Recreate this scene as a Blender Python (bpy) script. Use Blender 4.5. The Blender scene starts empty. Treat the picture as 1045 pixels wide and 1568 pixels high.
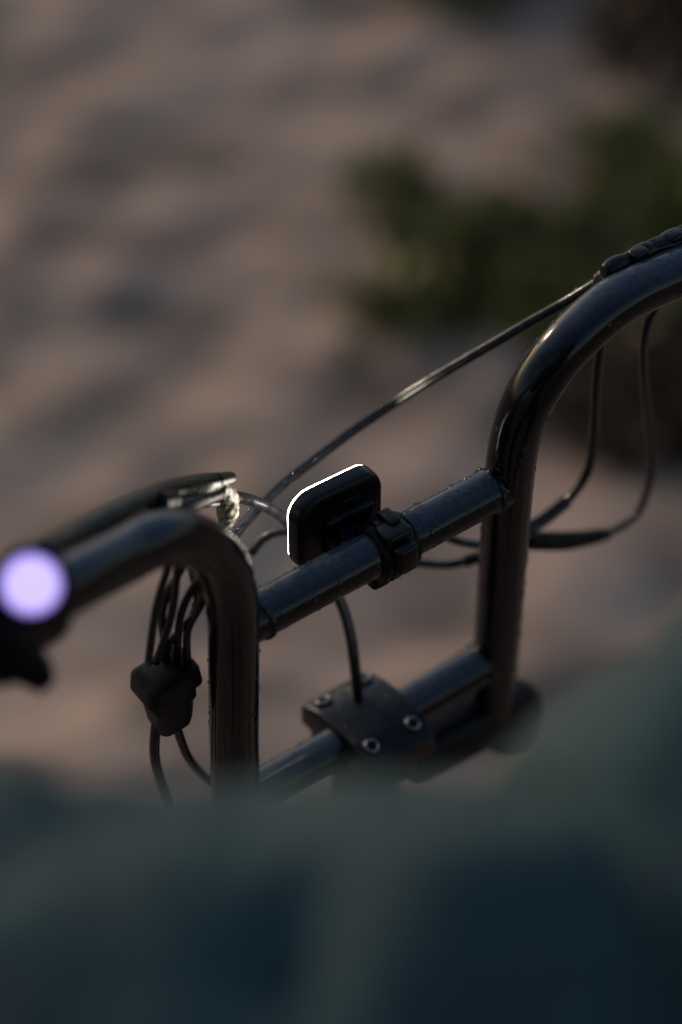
import bpy, bmesh, math, random
from mathutils import Vector, Matrix, noise
random.seed(7)
sc=bpy.context.scene
# ---------------- camera
cam=bpy.data.cameras.new("camera"); co=bpy.data.objects.new("camera",cam); sc.collection.objects.link(co)
co.location=(0,0,1.75); co.rotation_euler=(math.radians(50),0,0)
cam.sensor_fit='VERTICAL'; cam.sensor_height=36; cam.sensor_width=24; cam.lens=85
cam.clip_start=0.02; cam.clip_end=2000
cam.dof.use_dof=True; cam.dof.focus_distance=1.075; cam.dof.aperture_fstop=2.5
sc.camera=co
sc.view_settings.view_transform='Standard'; sc.view_settings.look='None'; sc.view_settings.exposure=0

# handlebar frame (metres): D along the bar, V up the risers (8 deg lean to the rider), M forward of the bike
A=math.radians(37.2); D=Vector((math.cos(A),math.sin(A),0)); M=Vector((-math.sin(A),math.cos(A),0)); Z=Vector((0,0,1))
LEAN=math.radians(8); V=Z*math.cos(LEAN)-M*math.sin(LEAN)
P0=Vector((-.0357,.7675,1.05))      # crossbar / left riser junction
def H(s,h,f=0): return P0+D*(s*.001)+V*(h*.001)+M*(f*.001)   # millimetres

# ---------------- materials
def mat(name,base,rough=.5,metal=0,noise_s=60,var=.25,bump=.0,spec=.5,rvar=.1,coat=0,detail=4,bd=.00005,sky_sheen=None):
    m=bpy.data.materials.new(name); m.use_nodes=True; nt=m.node_tree; b=nt.nodes['Principled BSDF']
    tc=nt.nodes.new('ShaderNodeTexCoord'); n=nt.nodes.new('ShaderNodeTexNoise'); n.inputs['Scale'].default_value=noise_s; n.inputs['Detail'].default_value=detail
    nt.links.new(tc.outputs['Object'],n.inputs['Vector'])
    r=nt.nodes.new('ShaderNodeValToRGB'); r.color_ramp.elements[0].position=.3; r.color_ramp.elements[1].position=.7
    r.color_ramp.elements[0].color=(*[c*(1-var) for c in base],1); r.color_ramp.elements[1].color=(*[c*(1+var) for c in base],1)
    nt.links.new(n.outputs['Fac'],r.inputs['Fac'])
    col=r.outputs['Color']
    if sky_sheen:   # sky highlight painted into the base colour where normals face up
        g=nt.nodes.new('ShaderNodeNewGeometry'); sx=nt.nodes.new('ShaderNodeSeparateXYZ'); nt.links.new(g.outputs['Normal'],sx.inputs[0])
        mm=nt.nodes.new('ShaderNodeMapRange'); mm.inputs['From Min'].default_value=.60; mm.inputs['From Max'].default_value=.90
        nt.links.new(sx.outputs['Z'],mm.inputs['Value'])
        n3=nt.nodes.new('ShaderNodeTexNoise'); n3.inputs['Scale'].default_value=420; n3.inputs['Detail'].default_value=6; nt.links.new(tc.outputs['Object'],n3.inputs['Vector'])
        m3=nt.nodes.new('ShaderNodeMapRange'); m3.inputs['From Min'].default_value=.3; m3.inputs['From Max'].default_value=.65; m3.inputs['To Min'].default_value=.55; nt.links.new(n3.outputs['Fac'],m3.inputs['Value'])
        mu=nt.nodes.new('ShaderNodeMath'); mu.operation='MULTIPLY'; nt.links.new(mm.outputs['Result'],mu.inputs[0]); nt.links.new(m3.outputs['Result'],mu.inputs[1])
        mx=nt.nodes.new('ShaderNodeMixRGB'); nt.links.new(mu.outputs[0],mx.inputs['Fac']); nt.links.new(col,mx.inputs['Color1']); mx.inputs['Color2'].default_value=(*sky_sheen,1); col=mx.outputs['Color']
    nt.links.new(col,b.inputs['Base Color'])
    mr=nt.nodes.new('ShaderNodeMapRange'); mr.inputs['From Min'].default_value=.3; mr.inputs['From Max'].default_value=.7; mr.inputs['To Min'].default_value=max(0,rough-rvar); mr.inputs['To Max'].default_value=rough+rvar
    nt.links.new(n.outputs['Fac'],mr.inputs['Value']); nt.links.new(mr.outputs['Result'],b.inputs['Roughness'])
    b.inputs['Metallic'].default_value=metal; b.inputs['Specular IOR Level'].default_value=spec; b.inputs['Coat Weight'].default_value=coat
    if bump:
        bp=nt.nodes.new('ShaderNodeBump'); bp.inputs['Strength'].default_value=bump; bp.inputs['Distance'].default_value=bd
        n2=nt.nodes.new('ShaderNodeTexNoise'); n2.inputs['Scale'].default_value=noise_s*8; nt.links.new(tc.outputs['Object'],n2.inputs['Vector'])
        nt.links.new(n2.outputs['Fac'],bp.inputs['Height']); nt.links.new(bp.outputs['Normal'],b.inputs['Normal'])
    return m
paint=mat("black_satin_paint",(.0010,.0014,.0025),.15,0,110,.4,.25,.27,.04,sky_sheen=(.055,.066,.090))
rubber=mat("black_rubber",(.003,.003,.004),.42,0,120,.3,.5,.13,bd=.0002)
cablem=mat("cable_sheath",(.003,.003,.004),.18,0,200,.3,.3,.35)
plast=mat("black_plastic",(.0025,.0025,.003),.28,0,140,.3,.5,.2,bd=.0001,sky_sheen=(.015,.016,.019))
steel=mat("bolt_steel",(.22,.22,.24),.3,1,300,.2)
alu=mat("dull_aluminium",(.08,.08,.09),.4,1,200,.3,.3)
clearm=mat("clear_boot",(.12,.11,.09),.25,0,400,.8,.5,bd=.0004)
fabric=mat("teal_fabric",(.031,.057,.058),.85,0,25,.25,.3,.2)
darkcloth=mat("dark_cloth",(.012,.016,.02),.9,0,25,.25,.3,.1)
def emis(name,col,s):
    m=bpy.data.materials.new(name); m.use_nodes=True; b=m.node_tree.nodes['Principled BSDF']
    b.inputs['Base Color'].default_value=(*col,1); b.inputs['Emission Color'].default_value=(*col,1); b.inputs['Emission Strength'].default_value=s
    return m
lens=emis("lamp_lens",(1,.93,.78),42)
led=emis("led_display",(.62,.50,1.0),1.1)
led2=emis("led_display_edge",(.36,.25,.85),.9)
drop=bpy.data.materials.new("water"); drop.use_nodes=True; b=drop.node_tree.nodes['Principled BSDF']
b.inputs['Transmission Weight'].default_value=1; b.inputs['Roughness'].default_value=.03; b.inputs['IOR'].default_value=1.33

# ---------------- builders
def empty(name):
    e=bpy.data.objects.new(name,None); sc.collection.objects.link(e); return e
def mk(name,verts,faces,m,parent=None,smooth=True):
    me=bpy.data.meshes.new(name); me.from_pydata([tuple(v) for v in verts],[],faces); me.update()
    if smooth: me.polygons.foreach_set('use_smooth',[True]*len(me.polygons))
    o=bpy.data.objects.new(name,me); sc.collection.objects.link(o); me.materials.append(m)
    if parent: o.parent=parent
    return o
def spl(pts,rs,step=.003):
    out=[];n=len(pts)
    for i in range(n-1):
        p0=pts[max(i-1,0)];p1=pts[i];p2=pts[i+1];p3=pts[min(i+2,n-1)]
        k=max(2,int((p2-p1).length/step))
        for j in range(k):
            t=j/k
            q=.5*((2*p1)+(p2-p0)*t+(2*p0-5*p1+4*p2-p3)*t*t+(3*p1-p0-3*p2+p3)*t**3)
            out.append((q,rs[i]*(1-t)+rs[i+1]*t))
    out.append((pts[-1],rs[-1])); return out
def sweep(name,pts,r,m,parent,seg=24,step=.003,rf=None,vf=None):
    rs=r if isinstance(r,(list,tuple)) else [r]*len(pts)
    S=spl([Vector(p) for p in pts],rs,step)
    verts=[];faces=[];n=len(S); up=None; frames=[]
    for i,(p,rr) in enumerate(S):
        t=(S[min(i+1,n-1)][0]-S[max(i-1,0)][0]).normalized()
        if up is None:
            a=Vector((0,0,1)) if abs(t.z)<.9 else Vector((1,0,0)); up=(a-t*a.dot(t)).normalized()
        else: up=(up-t*up.dot(t)).normalized()
        s=t.cross(up); frames.append((p,t,up,s,rr))
        for k in range(seg):
            th=2*math.pi*k/seg; R=rr
            if rf: R=rf(i/(n-1),th,rr)
            nn=up*math.cos(th)+s*math.sin(th); v=p+nn*R
            if vf: v=vf(v,nn)
            verts.append(v)
    for i in range(n-1):
        for k in range(seg):
            a=i*seg+k;b2=i*seg+(k+1)%seg; faces.append((a,b2,b2+seg,a+seg))
    faces.append(tuple(range(seg))[::-1]); faces.append(tuple((n-1)*seg+k for k in range(seg)))
    o=mk(name,verts,faces,m,parent)
    bm=bmesh.new(); bm.from_mesh(o.data); bmesh.ops.recalc_face_normals(bm,faces=bm.faces[:]); bm.to_mesh(o.data); bm.free()
    return o,frames
def frame(o,x,y,z): 
    return Matrix(((x.x,y.x,z.x,o.x),(x.y,y.y,z.y,o.y),(x.z,y.z,z.z,o.z),(0,0,0,1)))
def rbox(name,c,sx,sy,sz,m,parent,ax=(D,M,Z),bev=.002):
    bm=bmesh.new(); bmesh.ops.create_cube(bm,size=1)
    for v in bm.verts:
        v.co.x*=sx; v.co.y*=sy; v.co.z*=sz
    bmesh.ops.bevel(bm,geom=bm.edges[:],offset=bev,segments=3,profile=.5,affect='EDGES')
    bm.transform(frame(Vector(c),*ax))
    me=bpy.data.meshes.new(name); bm.to_mesh(me); bm.free()
    me.polygons.foreach_set('use_smooth',[True]*len(me.polygons))
    me.set_sharp_from_angle(angle=math.radians(50))
    o=bpy.data.objects.new(name,me); sc.collection.objects.link(o); me.materials.append(m); o.parent=parent; return o
def prism(name,prof,c,x,y,axis,length,m,parent,bev=.0012):
    bm=bmesh.new(); vs=[bm.verts.new(c+x*a+y*b-axis*length/2) for a,b in prof]
    f=bm.faces.new(vs); e=bmesh.ops.extrude_face_region(bm,geom=[f])
    bmesh.ops.translate(bm,vec=axis*length,verts=[v for v in e['geom'] if isinstance(v,bmesh.types.BMVert)])
    bmesh.ops.recalc_face_normals(bm,faces=bm.faces[:])
    cap=[ed for ed in bm.edges if any(len(fc.verts)>4 for fc in ed.link_faces)]
    bmesh.ops.bevel(bm,geom=cap,offset=bev,segments=3,profile=.5,affect='EDGES')
    me=bpy.data.meshes.new(name); bm.to_mesh(me); bm.free()
    me.polygons.foreach_set('use_smooth',[True]*len(me.polygons))
    me.set_sharp_from_angle(angle=math.radians(35))
    o=bpy.data.objects.new(name,me); sc.collection.objects.link(o); me.materials.append(m); o.parent=parent; return o
def rrect(w,h,r,n=8):
    p=[]
    for cx,cy,a0 in ((w/2-r,h/2-r,0),(-w/2+r,h/2-r,90),(-w/2+r,-h/2+r,180),(w/2-r,-h/2+r,270)):
        for i in range(n+1):
            a=math.radians(a0+90*i/n); p.append((cx+r*math.cos(a),cy+r*math.sin(a)))
    return p
def loft(name,rings,m,parent):
    verts=[v for R in rings for v in R]; k=len(rings[0]); faces=[]
    for i in range(len(rings)-1):
        for j in range(k): a=i*k+j;b2=i*k+(j+1)%k; faces.append((a,b2,b2+k,a+k))
    faces.append(tuple(range(k))[::-1]); faces.append(tuple((len(rings)-1)*k+j for j in range(k)))
    o=mk(name,verts,faces,m,parent)
    bm=bmesh.new(); bm.from_mesh(o.data); bmesh.ops.recalc_face_normals(bm,faces=bm.faces[:]); bm.to_mesh(o.data); bm.free()
    o.data.set_sharp_from_angle(angle=math.radians(40))
    return o

bike=empty("bicycle_handlebar")
# ---------------- handlebar tubes (s,h,forward) mm
Lp=[(-2.3,-151.6),(-4.7,-113.2),(-8.4,-67.3),(-11.4,-20),(-13.5,7.1),(-17.3,30.2),(-26.2,52.8),(-42,72.5,-2),(-58.5,83.2,-5),(-77.2,89,-10),(-104.4,99.7,-20),(-133.3,109.7,-30),(-168.8,125.5,-45),(-223.7,153.3,-70)]
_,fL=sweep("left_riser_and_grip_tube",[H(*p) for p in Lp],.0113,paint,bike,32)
Rp=[(160.1,-177.2),(156.6,-143.5),(150.9,-90.2),(145.1,-40.1),(140.5,2),(139,28.1),(141.8,50.2),(150.1,66.6),(163.7,80.2),(188.8,91.4),(226,91.2),(281.2,90.6),(345.9,89.2)]
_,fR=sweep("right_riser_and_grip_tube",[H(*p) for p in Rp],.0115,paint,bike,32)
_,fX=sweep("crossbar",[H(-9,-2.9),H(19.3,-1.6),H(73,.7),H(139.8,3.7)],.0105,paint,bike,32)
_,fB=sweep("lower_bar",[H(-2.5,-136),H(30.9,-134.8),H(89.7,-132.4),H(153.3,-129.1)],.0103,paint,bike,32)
def weld(p0,p1,r,name):
    t=(p1-p0).normalized(); a=t.cross(Z).normalized(); b=t.cross(a)
    pts=[p0+(a*math.cos(q)+b*math.sin(q))*(r+.0003*math.sin(q*17))+t*.0012*math.cos(q*2) for q in [2*math.pi*i/48 for i in range(49)]]
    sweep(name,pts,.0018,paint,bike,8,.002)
weld(H(.5,-2.5),H(8.8,-2),.0098,"weld_bead_1"); weld(H(130.2,3.5),H(123.3,3),.0098,"weld_bead_2")
weld(H(146.2,-129.6),H(142,-129.9),.0098,"weld_bead_3")
# ---------------- stem clamp
cc=H(75.1,-134)
def ph(a): return .0150-.0075*abs(a)**2.3
prof=[(-.0275,-.004)]
for i in range(15):
    a=-1+2*i/14; prof.append((.0275*a,ph(a)))
prof+=[(.0275,-.004)]
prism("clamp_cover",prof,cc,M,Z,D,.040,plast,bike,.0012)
rbox("clamp_base",cc-Z*.016+M*.003,.034,.044,.022,rubber,bike,bev=.003)
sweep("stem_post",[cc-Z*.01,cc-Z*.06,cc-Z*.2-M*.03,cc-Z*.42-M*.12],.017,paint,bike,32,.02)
def ring(name,c,n,r,rr,m,par,seg=24):
    a=n.cross(Vector((.3,.9,.1))).normalized(); b=n.cross(a)
    return sweep(name,[c+(a*math.cos(q)+b*math.sin(q))*r for q in [2*math.pi*i/seg for i in range(seg+1)]],rr,m,par,8,.001)[0]
k=0
for sx in (-.0125,.0125):
    for sy in (-.0190,.0190):
        k+=1; p=cc+D*sx+M*sy+Z*(ph(.69)+.0002); nn=(Z+M*(sy*18)).normalized()
        sweep("bolt_%d"%k,[p-nn*.003,p+nn*.0008],.0046,rubber,bike,20,.001)
        ring("bolt_rim_%d"%k,p+nn*.0012,nn,.0031,.0006,steel,bike)
bell=empty("bicycle_bell"); bc=H(176.5,-192)
rings=[]
for i in range(9):
    a=math.pi/2*i/8; R=.0165*math.cos(a*.98)+.0002; h=.015*math.sin(a)
    rings.append([bc+(D*math.cos(q)+M*math.sin(q))*R+Z*(h+.006) for q in [2*math.pi*j/40 for j in range(40)]])
rings.insert(0,[bc+(D*math.cos(q)+M*math.sin(q))*.0165-Z*.014 for q in [2*math.pi*j/40 for j in range(40)]])
loft("bell_dome",rings,rubber,bell)
rbox("bell_mount",bc-D*.036+Z*.012,.076,.026,.030,rubber,bell,bev=.008)

# ---------------- front lamp
lamp=empty("bicycle_front_lamp"); lc=H(60.5,5.1,22)
rr=rrect(.047,.042,.011)
def LR(s,off): return [lc+D*(a*s)+Z*(b*s)+M*off for a,b in rr]
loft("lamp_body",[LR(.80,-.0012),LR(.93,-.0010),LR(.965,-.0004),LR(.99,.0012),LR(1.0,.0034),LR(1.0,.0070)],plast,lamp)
loft("lamp_lens",[LR(.985,.0071),LR(.99,.0072),LR(.985,.0078),LR(.94,.0084)],lens,lamp)
rbox("lamp_back_plate",lc-M*.0025+D*.003-Z*.003,.026,.004,.020,plast,lamp,bev=.0015)
rbox("lamp_back_button",lc-M*.0016+D*.005+Z*.012,.010,.002,.003,rubber,lamp,bev=.0006)
kc=H(69.3,.5)
rbox("bracket_foot",lc-M*.009+D*.004-Z*.006,.020,.014,.010,plast,lamp,bev=.003)
rbox("bracket_arm",(lc-M*.009+D*.012-Z*.008)*.5+(kc+Z*.012)*.5,.022,.014,.008,plast,lamp,bev=.003)
sweep("bar_clamp",[kc-D*.008,kc-D*.0078,kc+D*.0078,kc+D*.008],[.011,.0135,.0135,.011],rubber,lamp,32,.001)
sweep("strap_1",[kc+D*.0035,kc+D*.0105],.0130,rubber,lamp,32,.001)
sweep("strap_2",[kc-D*.004,kc-D*.0005],.0148,plast,lamp,32,.001)
sweep("strap_3",[kc+D*.0035,kc+D*.0055],.0146,plast,lamp,32,.001)
rbox("buckle",kc+Z*.0125-M*.006,.014,.012,.007,plast,lamp,bev=.002)
rbox("buckle_lever",kc+Z*.004-M*.0145,.011,.006,.014,plast,lamp,bev=.002)
rbox("buckle_tooth",kc+Z*.0155+D*.002,.006,.010,.005,plast,lamp,bev=.001)
rbox("strap_tail",kc-Z*.0155-D*.004,.010,.008,.008,rubber,lamp,bev=.002)

# ---------------- cables
cab=empty("bicycle_cables")
def cable(name,pts,r=.0021,m=cablem,par=cab): return sweep(name,[H(*p) for p in pts],r,m,par,12,.004)
_,fC=cable("brake_cable",[(203.9,87.8,20),(209.5,76.1,30),(199.7,61.1,40),(183.3,46.5,50),(166.6,31.4,60),(149.4,16.2,70),(133.9,2.4,78),(112.9,-5.4,80),(90.6,-13.1,80),(68,-14.2,75),(47,-11,65),(24,-3,50),(2,-1,35),(-18,-2,20)],.0025)
cable("shift_cable",[(16,27,50),(33,11,55),(46,-2,55),(57,-17,55),(64,-31,50),(73,-53,45),(78,-69,35),(78,-84,25),(76,-104,15),(76,-124,10)],.0027)
cable("lamp_wire",[(54,-53,75),(60,-46,75),(67,-41,70),(74,-40,60),(100,-62,50),(130,-77,40),(148,-85,35),(157,-82,30),(168,-77,25),(184,-78,20)],.0021)
cable("motor_wire",[(116,-33,30),(140,-58,30),(158,-69,25),(186,-80,20)],.0021)
cable("wire_loop_outer",[(240,-106,20),(262,-102,20),(265,-71,20),(252,-28,20),(239,14,20),(235,38,20),(238,51,20),(250,62,20)],.0020)
cable("wire_loop_inner",[(205,53,20),(208,21,20),(215,-22,20),(216,-47,20),(206,-61,20),(189,-67,20),(170,-66,20)],.0023)
cable("wire_sleeve",[(206,-61,20),(189,-67,20),(178,-66,20)],.0034)
def ridged(t,th,r): return r*(1+.12*math.sin(t*70)*(1 if .1<t<.9 else 0))
sweep("connector",[H(184,-77,20),H(213,-94,20),H(242,-106,20)],[.0046,.0046,.0032],rubber,cab,16,.0006,ridged)
sweep("connector_small",[H(153,-83,31),H(161,-81,28)],.0030,rubber,cab,16,.001,ridged)
for i,p in enumerate([[(-39,46),(-45,21),(-48,-13)],[(-32,39),(-34,7),(-41,-21)],[(-26,30),(-36,7),(-32,-31)],[(-27,35),(-21,12),(-28,-4),(-27,-27)],[(-20,23),(-29,4),(-30,-29)],[(-23,29),(-18,-2),(-31,-16),(-34,-29)]]):
    cable("bundle_%d"%(i+1),[(x,y,12+4*(i%3)) for x,y in p],.0018)
cable("lead_1",[(-40,-59,15),(-40,-88,15),(-32,-125,15),(-25,-164,10)],.0024)
cable("lead_2",[(-30,-68,15),(-21,-101,15),(-6,-132,15),(13,-161,15)],.0022)
q=H(-35,-44,15)
dn=(H(-31,-75)-H(-38,-15)).normalized(); sd=(D-dn*D.dot(dn)).normalized(); fw=sd.cross(dn)
rings=[]
for t,w,h in ((-.015,.010,.008),(-.014,.0135,.0095),(-.006,.0142,.010),(-.0055,.0112,.009),(.002,.0112,.009),(.003,.0100,.0085),(.010,.0095,.008),(.016,.0090,.0075),(.020,.0080,.007),(.021,.006,.005)):
    rings.append([q+dn*t*1.1+sd*a+fw*b2 for a,b2 in rrect(w*2,h*2,.004,5)])
loft("cable_junction",rings,rubber,cab)

# ---------------- left brake lever
lev=empty("brake_lever")
sweep("lever_blade",[H(-109,100),H(-88,89,10),H(-63,79,20),H(-39,69,30),H(-19,56,40),H(0,46,45),H(17,36,50)],[.006,.006,.006,.005,.0055,.005,.003],plast,lev,16,.003)
sweep("lever_link",[H(-31,57,30),H(-14,49,35),H(9,35,45)],[.0045,.004,.003],plast,lev,16,.003)
sweep("lever_edge",[H(-22,45,36),H(-7,40,40),H(9,29,45)],[.0012,.0016,.001],alu,lev,12,.003)
sweep("pivot_knob",[H(-36,67,28),H(-24,58,34)],[.0055,.0048],plast,lev,16,.001)
sweep("adjuster_boot",[H(9,38,47),H(17,25,50),H(20,12,52),H(19,5,52)],[.004,.0052,.0048,.003],clearm,lev,32,.0005,lambda t,th,r:r*(1+.05*math.sin(t*33+math.sin(th*2)*2)+.22*noise.noise(Vector((t*11,math.cos(th)*3,math.sin(th)*3)))))
sweep("adjuster_cap",[H(8,42,47),H(19,36,50)],[.0040,.0028],plast,lev,16,.001)
lev2=empty("brake_lever")
sweep("lever_body",[H(188,100,12),H(198,101,12),H(211,101,12),H(233,100,12),H(289,97,20),H(361,88,30)],[.003,.0045,.004,.005,.006,.004],plast,lev2,16,.002,lambda t,th,r:r*(1+.18*math.sin(t*60)))
for i,(x,y,s) in enumerate([(197,101,.007),(206,103,.009),(219,102,.010),(228,103,.008),(238,102,.012)]):
    rbox("perch_part_%d"%(i+1),H(x,y,12-2*(i%2)),s,.006,.006,plast,lev2,bev=.0015)
sweep("barrel_adjuster",[H(202,81,26),H(200,90,20)],.003,alu,lev2,16,.0007,ridged)

# ---------------- control pod with lit disc
pod=empty("handlebar_control_pod")
pc=H(-142,114,-34)
dirL=(H(-169,126,-45)-H(-133,110,-30)).normalized()
sweep("pod_ring",[pc-dirL*.016,pc-dirL*.0155,pc+dirL*.02,pc+dirL*.06],[.013,.0165,.0175,.017],rubber,pod,32,.002)
dc=H(-143,144,-50)
toc=Vector((.21,-.74,.65)).normalized()
ux=Z.cross(toc).normalized(); uy=toc.cross(ux)
def disc(r,off): return [dc+(ux*math.cos(t)+uy*math.sin(t))*r+toc*off for t in [2*math.pi*j/48 for j in range(48)]]
loft("display_housing",[disc(.0140,-.016),disc(.0142,-.002),disc(.0125,0),disc(.0112,.0002)],plast,pod)
loft("display_edge",[disc(.0108,-.0005),disc(.0107,.0005),disc(.0093,.0008)],led2,pod)
loft("display_disc",[disc(.0093,.0006),disc(.0090,.0011),disc(.0078,.0014)],led,pod)
sweep("thumb_lever",[H(-151,113,-45),H(-148,108,-50),H(-143,99,-55)],[.010,.0085,.0065],rubber,pod,20,.001)
sweep("thumb_lever_tip",[H(-146,101,-55),H(-140,101,-55)],[.0075,.006],rubber,pod,20,.001)
sweep("pod_switch",[H(-161,133,-50),H(-154,115,-55)],.012,rubber,pod,20,.001)

# ---------------- droplets
dv=[];df=[]
def droplet(c,n,r):
    a=n.cross(Vector((.21,.5,.83))).normalized(); b2=n.cross(a); base=len(dv); R=7
    for i,(f,h) in enumerate(((1,-.1),(.9,.25),(.55,.5))):
        for j in range(R):
            t=2*math.pi*j/R; dv.append(c+(a*math.cos(t)+b2*math.sin(t))*r*f+n*h*r)
    dv.append(c+n*.6*r)
    for i in range(2):
        for j in range(R): x=base+i*R+j;y=base+i*R+(j+1)%R; df.append((x,y,y+R,x+R))
    for j in range(R): df.append((base+2*R+j,base+2*R+(j+1)%R,base+3*R))
for fr,n in ((fL,400),(fR,560),(fX,620),(fB,300),(fC,120)):
    for _ in range(n):
        p,t,u,s,r=random.choice(fr); th=random.uniform(0,2*math.pi); nn=u*math.cos(th)+s*math.sin(th)
        if nn.z<-.2 and random.random()<.7: continue
        droplet(p+nn*r+t*random.uniform(-.0015,.0015),nn,random.choice([.0003,.0004,.0005,.0006,.0009,.0012]))
for _ in range(140):
    a=random.uniform(-.95,.95)
    droplet(cc+D*random.uniform(-.018,.018)+M*.0275*a+Z*ph(a),Z,random.uniform(.0003,.0011))
mk("water_droplets",dv,df,drop,bike)

# ---------------- rider
rider=empty("rider")
cl=[(-.198,.349,1.237),(-.136,.357,1.231),(-.079,.365,1.225),(-.021,.366,1.225),(.030,.368,1.227),(.073,.377,1.223),(.128,.409,1.230),(.223,.476,1.231)]
def fold(t,th,r):
    v=Vector((t*9,math.cos(th)*1.3,math.sin(th)*1.3))
    n=noise.noise(v*2.3+Vector((4,1,7)))*.03+noise.noise(v*4.3+Vector((4,1,7)))*.025
    return r*(1+n)
dips=[((-.006,.374,1.336),.009,.022),((-.009,.362,1.333),.009,.022),((-.013,.348,1.328),.010,.016),((-.085,.383,1.335),.014,.018),((-.064,.392,1.331),.011,.005),((.080,.338,1.310),.030,.022),((.03,.325,1.308),.018,.014)]
bumps=[((-.085,.418,1.315),.018,.010),((.022,.380,1.335),.024,.010),((-.052,.372,1.330),.024,.004),((.070,.428,1.331),.026,.010)]
def vf(v,nn):
    k=0
    for c,s_,d_ in dips: k-=d_*math.exp(-((v-Vector(c)).length/s_)**2)
    for c,s_,d_ in bumps: k+=d_*math.exp(-((v-Vector(c)).length/s_)**2)
    return v+nn*k
sweep("jacket_sleeve",cl,[.09,.094,.097,.097,.096,.096,.108,.13],fabric,rider,128,.004,fold,vf)
sweep("torso_blocker",[(.05,-.22,.72),(.05,-.24,.95),(.05,-.26,1.2),(.05,-.27,1.42),(.05,-.26,1.52),(.05,-.25,1.58)],[.17,.16,.18,.19,.12,.06],darkcloth,rider,48,.02,lambda t,th,r:r*(1+.25*abs(math.sin(th))+.04*noise.noise(Vector((t*5,math.cos(th),math.sin(th))))))  # torso, head and legs are unseen, added to block reflections on the tubes
sweep("head_blocker",[(.05,-.25,1.56),(.05,-.24,1.62),(.05,-.23,1.70),(.05,-.23,1.78),(.05,-.24,1.84),(.05,-.24,1.86)],[.05,.07,.095,.10,.06,.01],darkcloth,rider,32,.01)
sweep("left_leg_blocker",[(-.03,-.22,.74),(-.08,.1,.76),(-.13,.36,.70),(-.10,.32,.42),(-.06,.28,.14)],[.105,.09,.07,.058,.05],darkcloth,rider,32,.02)
sweep("right_leg_blocker",[(.15,-.22,.74),(.22,.1,.76),(.28,.40,.70),(.27,.36,.42),(.24,.32,.14)],[.105,.09,.07,.058,.05],darkcloth,rider,32,.02)

# ---------------- ground
n=300
def warp(t): return 3.2*t+ 900*max(0,abs(t)-.82)**3*math.copysign(1,t)*20
gv=[];gf=[]
G=[warp(-1+2*i/n) for i in range(n+1)]
GA=54
def hgt(x,y):
    a=math.radians(GA); s=x*math.cos(a)+y*math.sin(a); c2=-x*math.sin(a)+y*math.cos(a)
    w=noise.noise(Vector((x*2,y*2,3)))*.8
    h=noise.noise(Vector((s*3.5,c2*7+w,0)))*.022+noise.noise(Vector((s*7,c2*12,5)))*.013
    return h
for j in G:
    for i in G:
        x=i+.0;y=j+2.4; gv.append((x,y,hgt(x,y)))
for j in range(n):
    for i in range(n):
        a=j*(n+1)+i; gf.append((a,a+1,a+n+2,a+n+1))
gm=bpy.data.materials.new("sand"); gm.use_nodes=True; nt=gm.node_tree; b=nt.nodes['Principled BSDF']; b.inputs['Roughness'].default_value=.9; b.inputs['Specular IOR Level'].default_value=.2
tc=nt.nodes.new('ShaderNodeTexCoord'); mp=nt.nodes.new('ShaderNodeMapping'); mp.inputs['Rotation'].default_value=(0,0,math.radians(-GA)); mp.inputs['Scale'].default_value=(1,1.9,1)
nz=nt.nodes.new('ShaderNodeTexNoise'); nz.inputs['Scale'].default_value=4.6; nz.inputs['Detail'].default_value=5
rp=nt.nodes.new('ShaderNodeValToRGB'); rp.color_ramp.elements[0].position=.38; rp.color_ramp.elements[1].position=.60
rp.color_ramp.elements[0].color=(.175,.127,.098,1); rp.color_ramp.elements[1].color=(.43,.30,.222,1)
nt.links.new(tc.outputs['Object'],mp.inputs['Vector']); nt.links.new(mp.outputs['Vector'],nz.inputs['Vector']); nt.links.new(nz.outputs['Fac'],rp.inputs['Fac']); nt.links.new(rp.outputs['Color'],b.inputs['Base Color'])
mk("sand_ground",gv,gf,gm)

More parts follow.
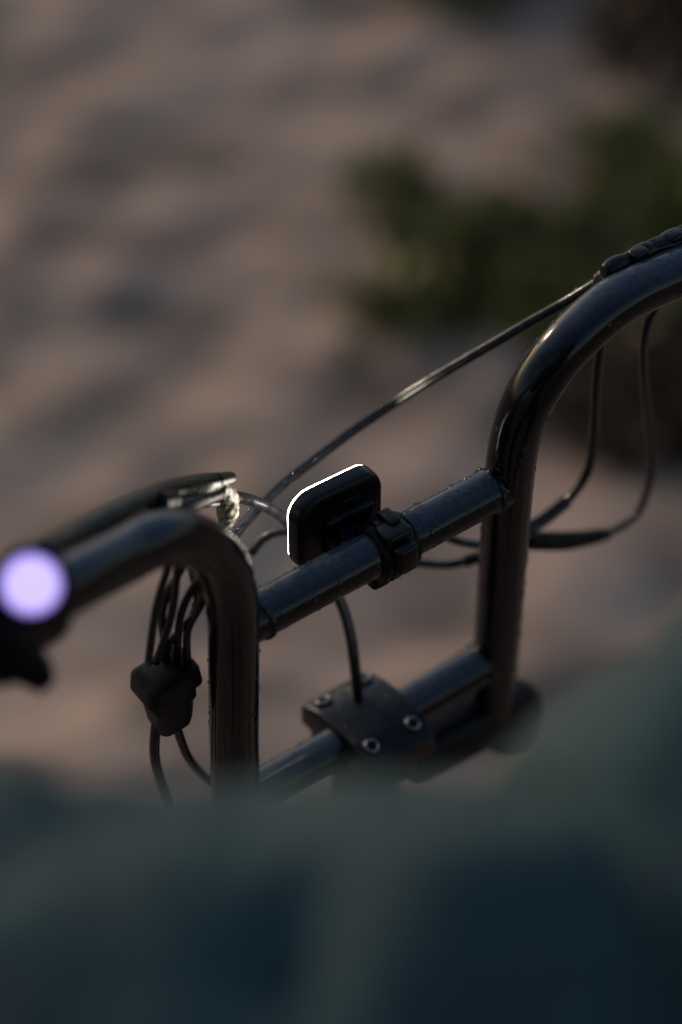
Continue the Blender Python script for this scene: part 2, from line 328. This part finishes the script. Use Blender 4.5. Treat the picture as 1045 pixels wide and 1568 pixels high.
# ---------------- vegetation: patches (x,y,rx,ry,density) metres on the ground
def weeds(name,ells,nl,cols,hmax,sz):
    vv=[];ff=[]
    for (x,y,rx,ry,k) in ells:
        for _ in range(int(nl*k)):
            while True:
                a,b2=random.gauss(0,.5),random.gauss(0,.5)
                if a*a+b2*b2<1.6: break
            g=Vector((x+a*rx,y+b2*ry,0))
            if noise.noise(Vector((g.x*5,g.y*5,1)))<-.15: continue
            g.z=hgt(g.x,g.y)+random.uniform(0,hmax)*max(.2,(1-(a*a+b2*b2)*.6))
            d=Vector((random.gauss(0,1),random.gauss(0,1),random.gauss(.5,.7))).normalized(); l=random.uniform(.6,1.4)*sz
            s=d.cross(Vector((random.gauss(0,1),random.gauss(0,1),random.gauss(0,1)))).normalized()*l*.22
            i=len(vv); vv+= [g,g+d*l*.5+s,g+d*l,g+d*l*.5-s]; ff.append((i,i+1,i+2,i+3))
    m=mat(name+"_leaf",cols,.6,0,9,.5,0,.3)
    return mk(name,vv,ff,m,None,False)
weeds("green_weeds",[(.29,2.53,.17,.14,.6),(.38,2.74,.15,.15,.45),(.15,2.57,.10,.11,.12),(.08,2.44,.09,.07,.08),(.21,3.31,.11,.09,.25),(.35,2.42,.12,.13,.5),(.07,2.72,.05,.06,.05),(.43,2.58,.09,.18,.6)],1700,(.14,.13,.036),.07,.05)
weeds("dry_shrub",[(.38,2.28,.11,.15,.55),(.47,3.17,.11,.18,.4),(.35,3.33,.13,.09,.35),(.40,2.15,.09,.08,.35)],1500,(.09,.052,.032),.07,.05)

# ---------------- light
w=bpy.data.worlds.new("World"); sc.world=w; w.use_nodes=True; nt=w.node_tree; bg=nt.nodes['Background']
sky=nt.nodes.new('ShaderNodeTexSky'); sky.sky_type='NISHITA'; sky.sun_disc=False
EL=math.radians(19); AZ=math.radians(-48)
sky.sun_elevation=EL; sky.sun_rotation=AZ
nt.links.new(sky.outputs['Color'],bg.inputs['Color']); bg.inputs['Strength'].default_value=.125
sd_=Vector((math.sin(AZ)*math.cos(EL),math.cos(AZ)*math.cos(EL),math.sin(EL)))
s=bpy.data.lights.new("sun","SUN"); s.energy=1.5; s.angle=math.radians(6); s.color=(1,.79,.61)
so=bpy.data.objects.new("sun",s); sc.collection.objects.link(so); so.rotation_euler=sd_.to_track_quat('Z','Y').to_euler()
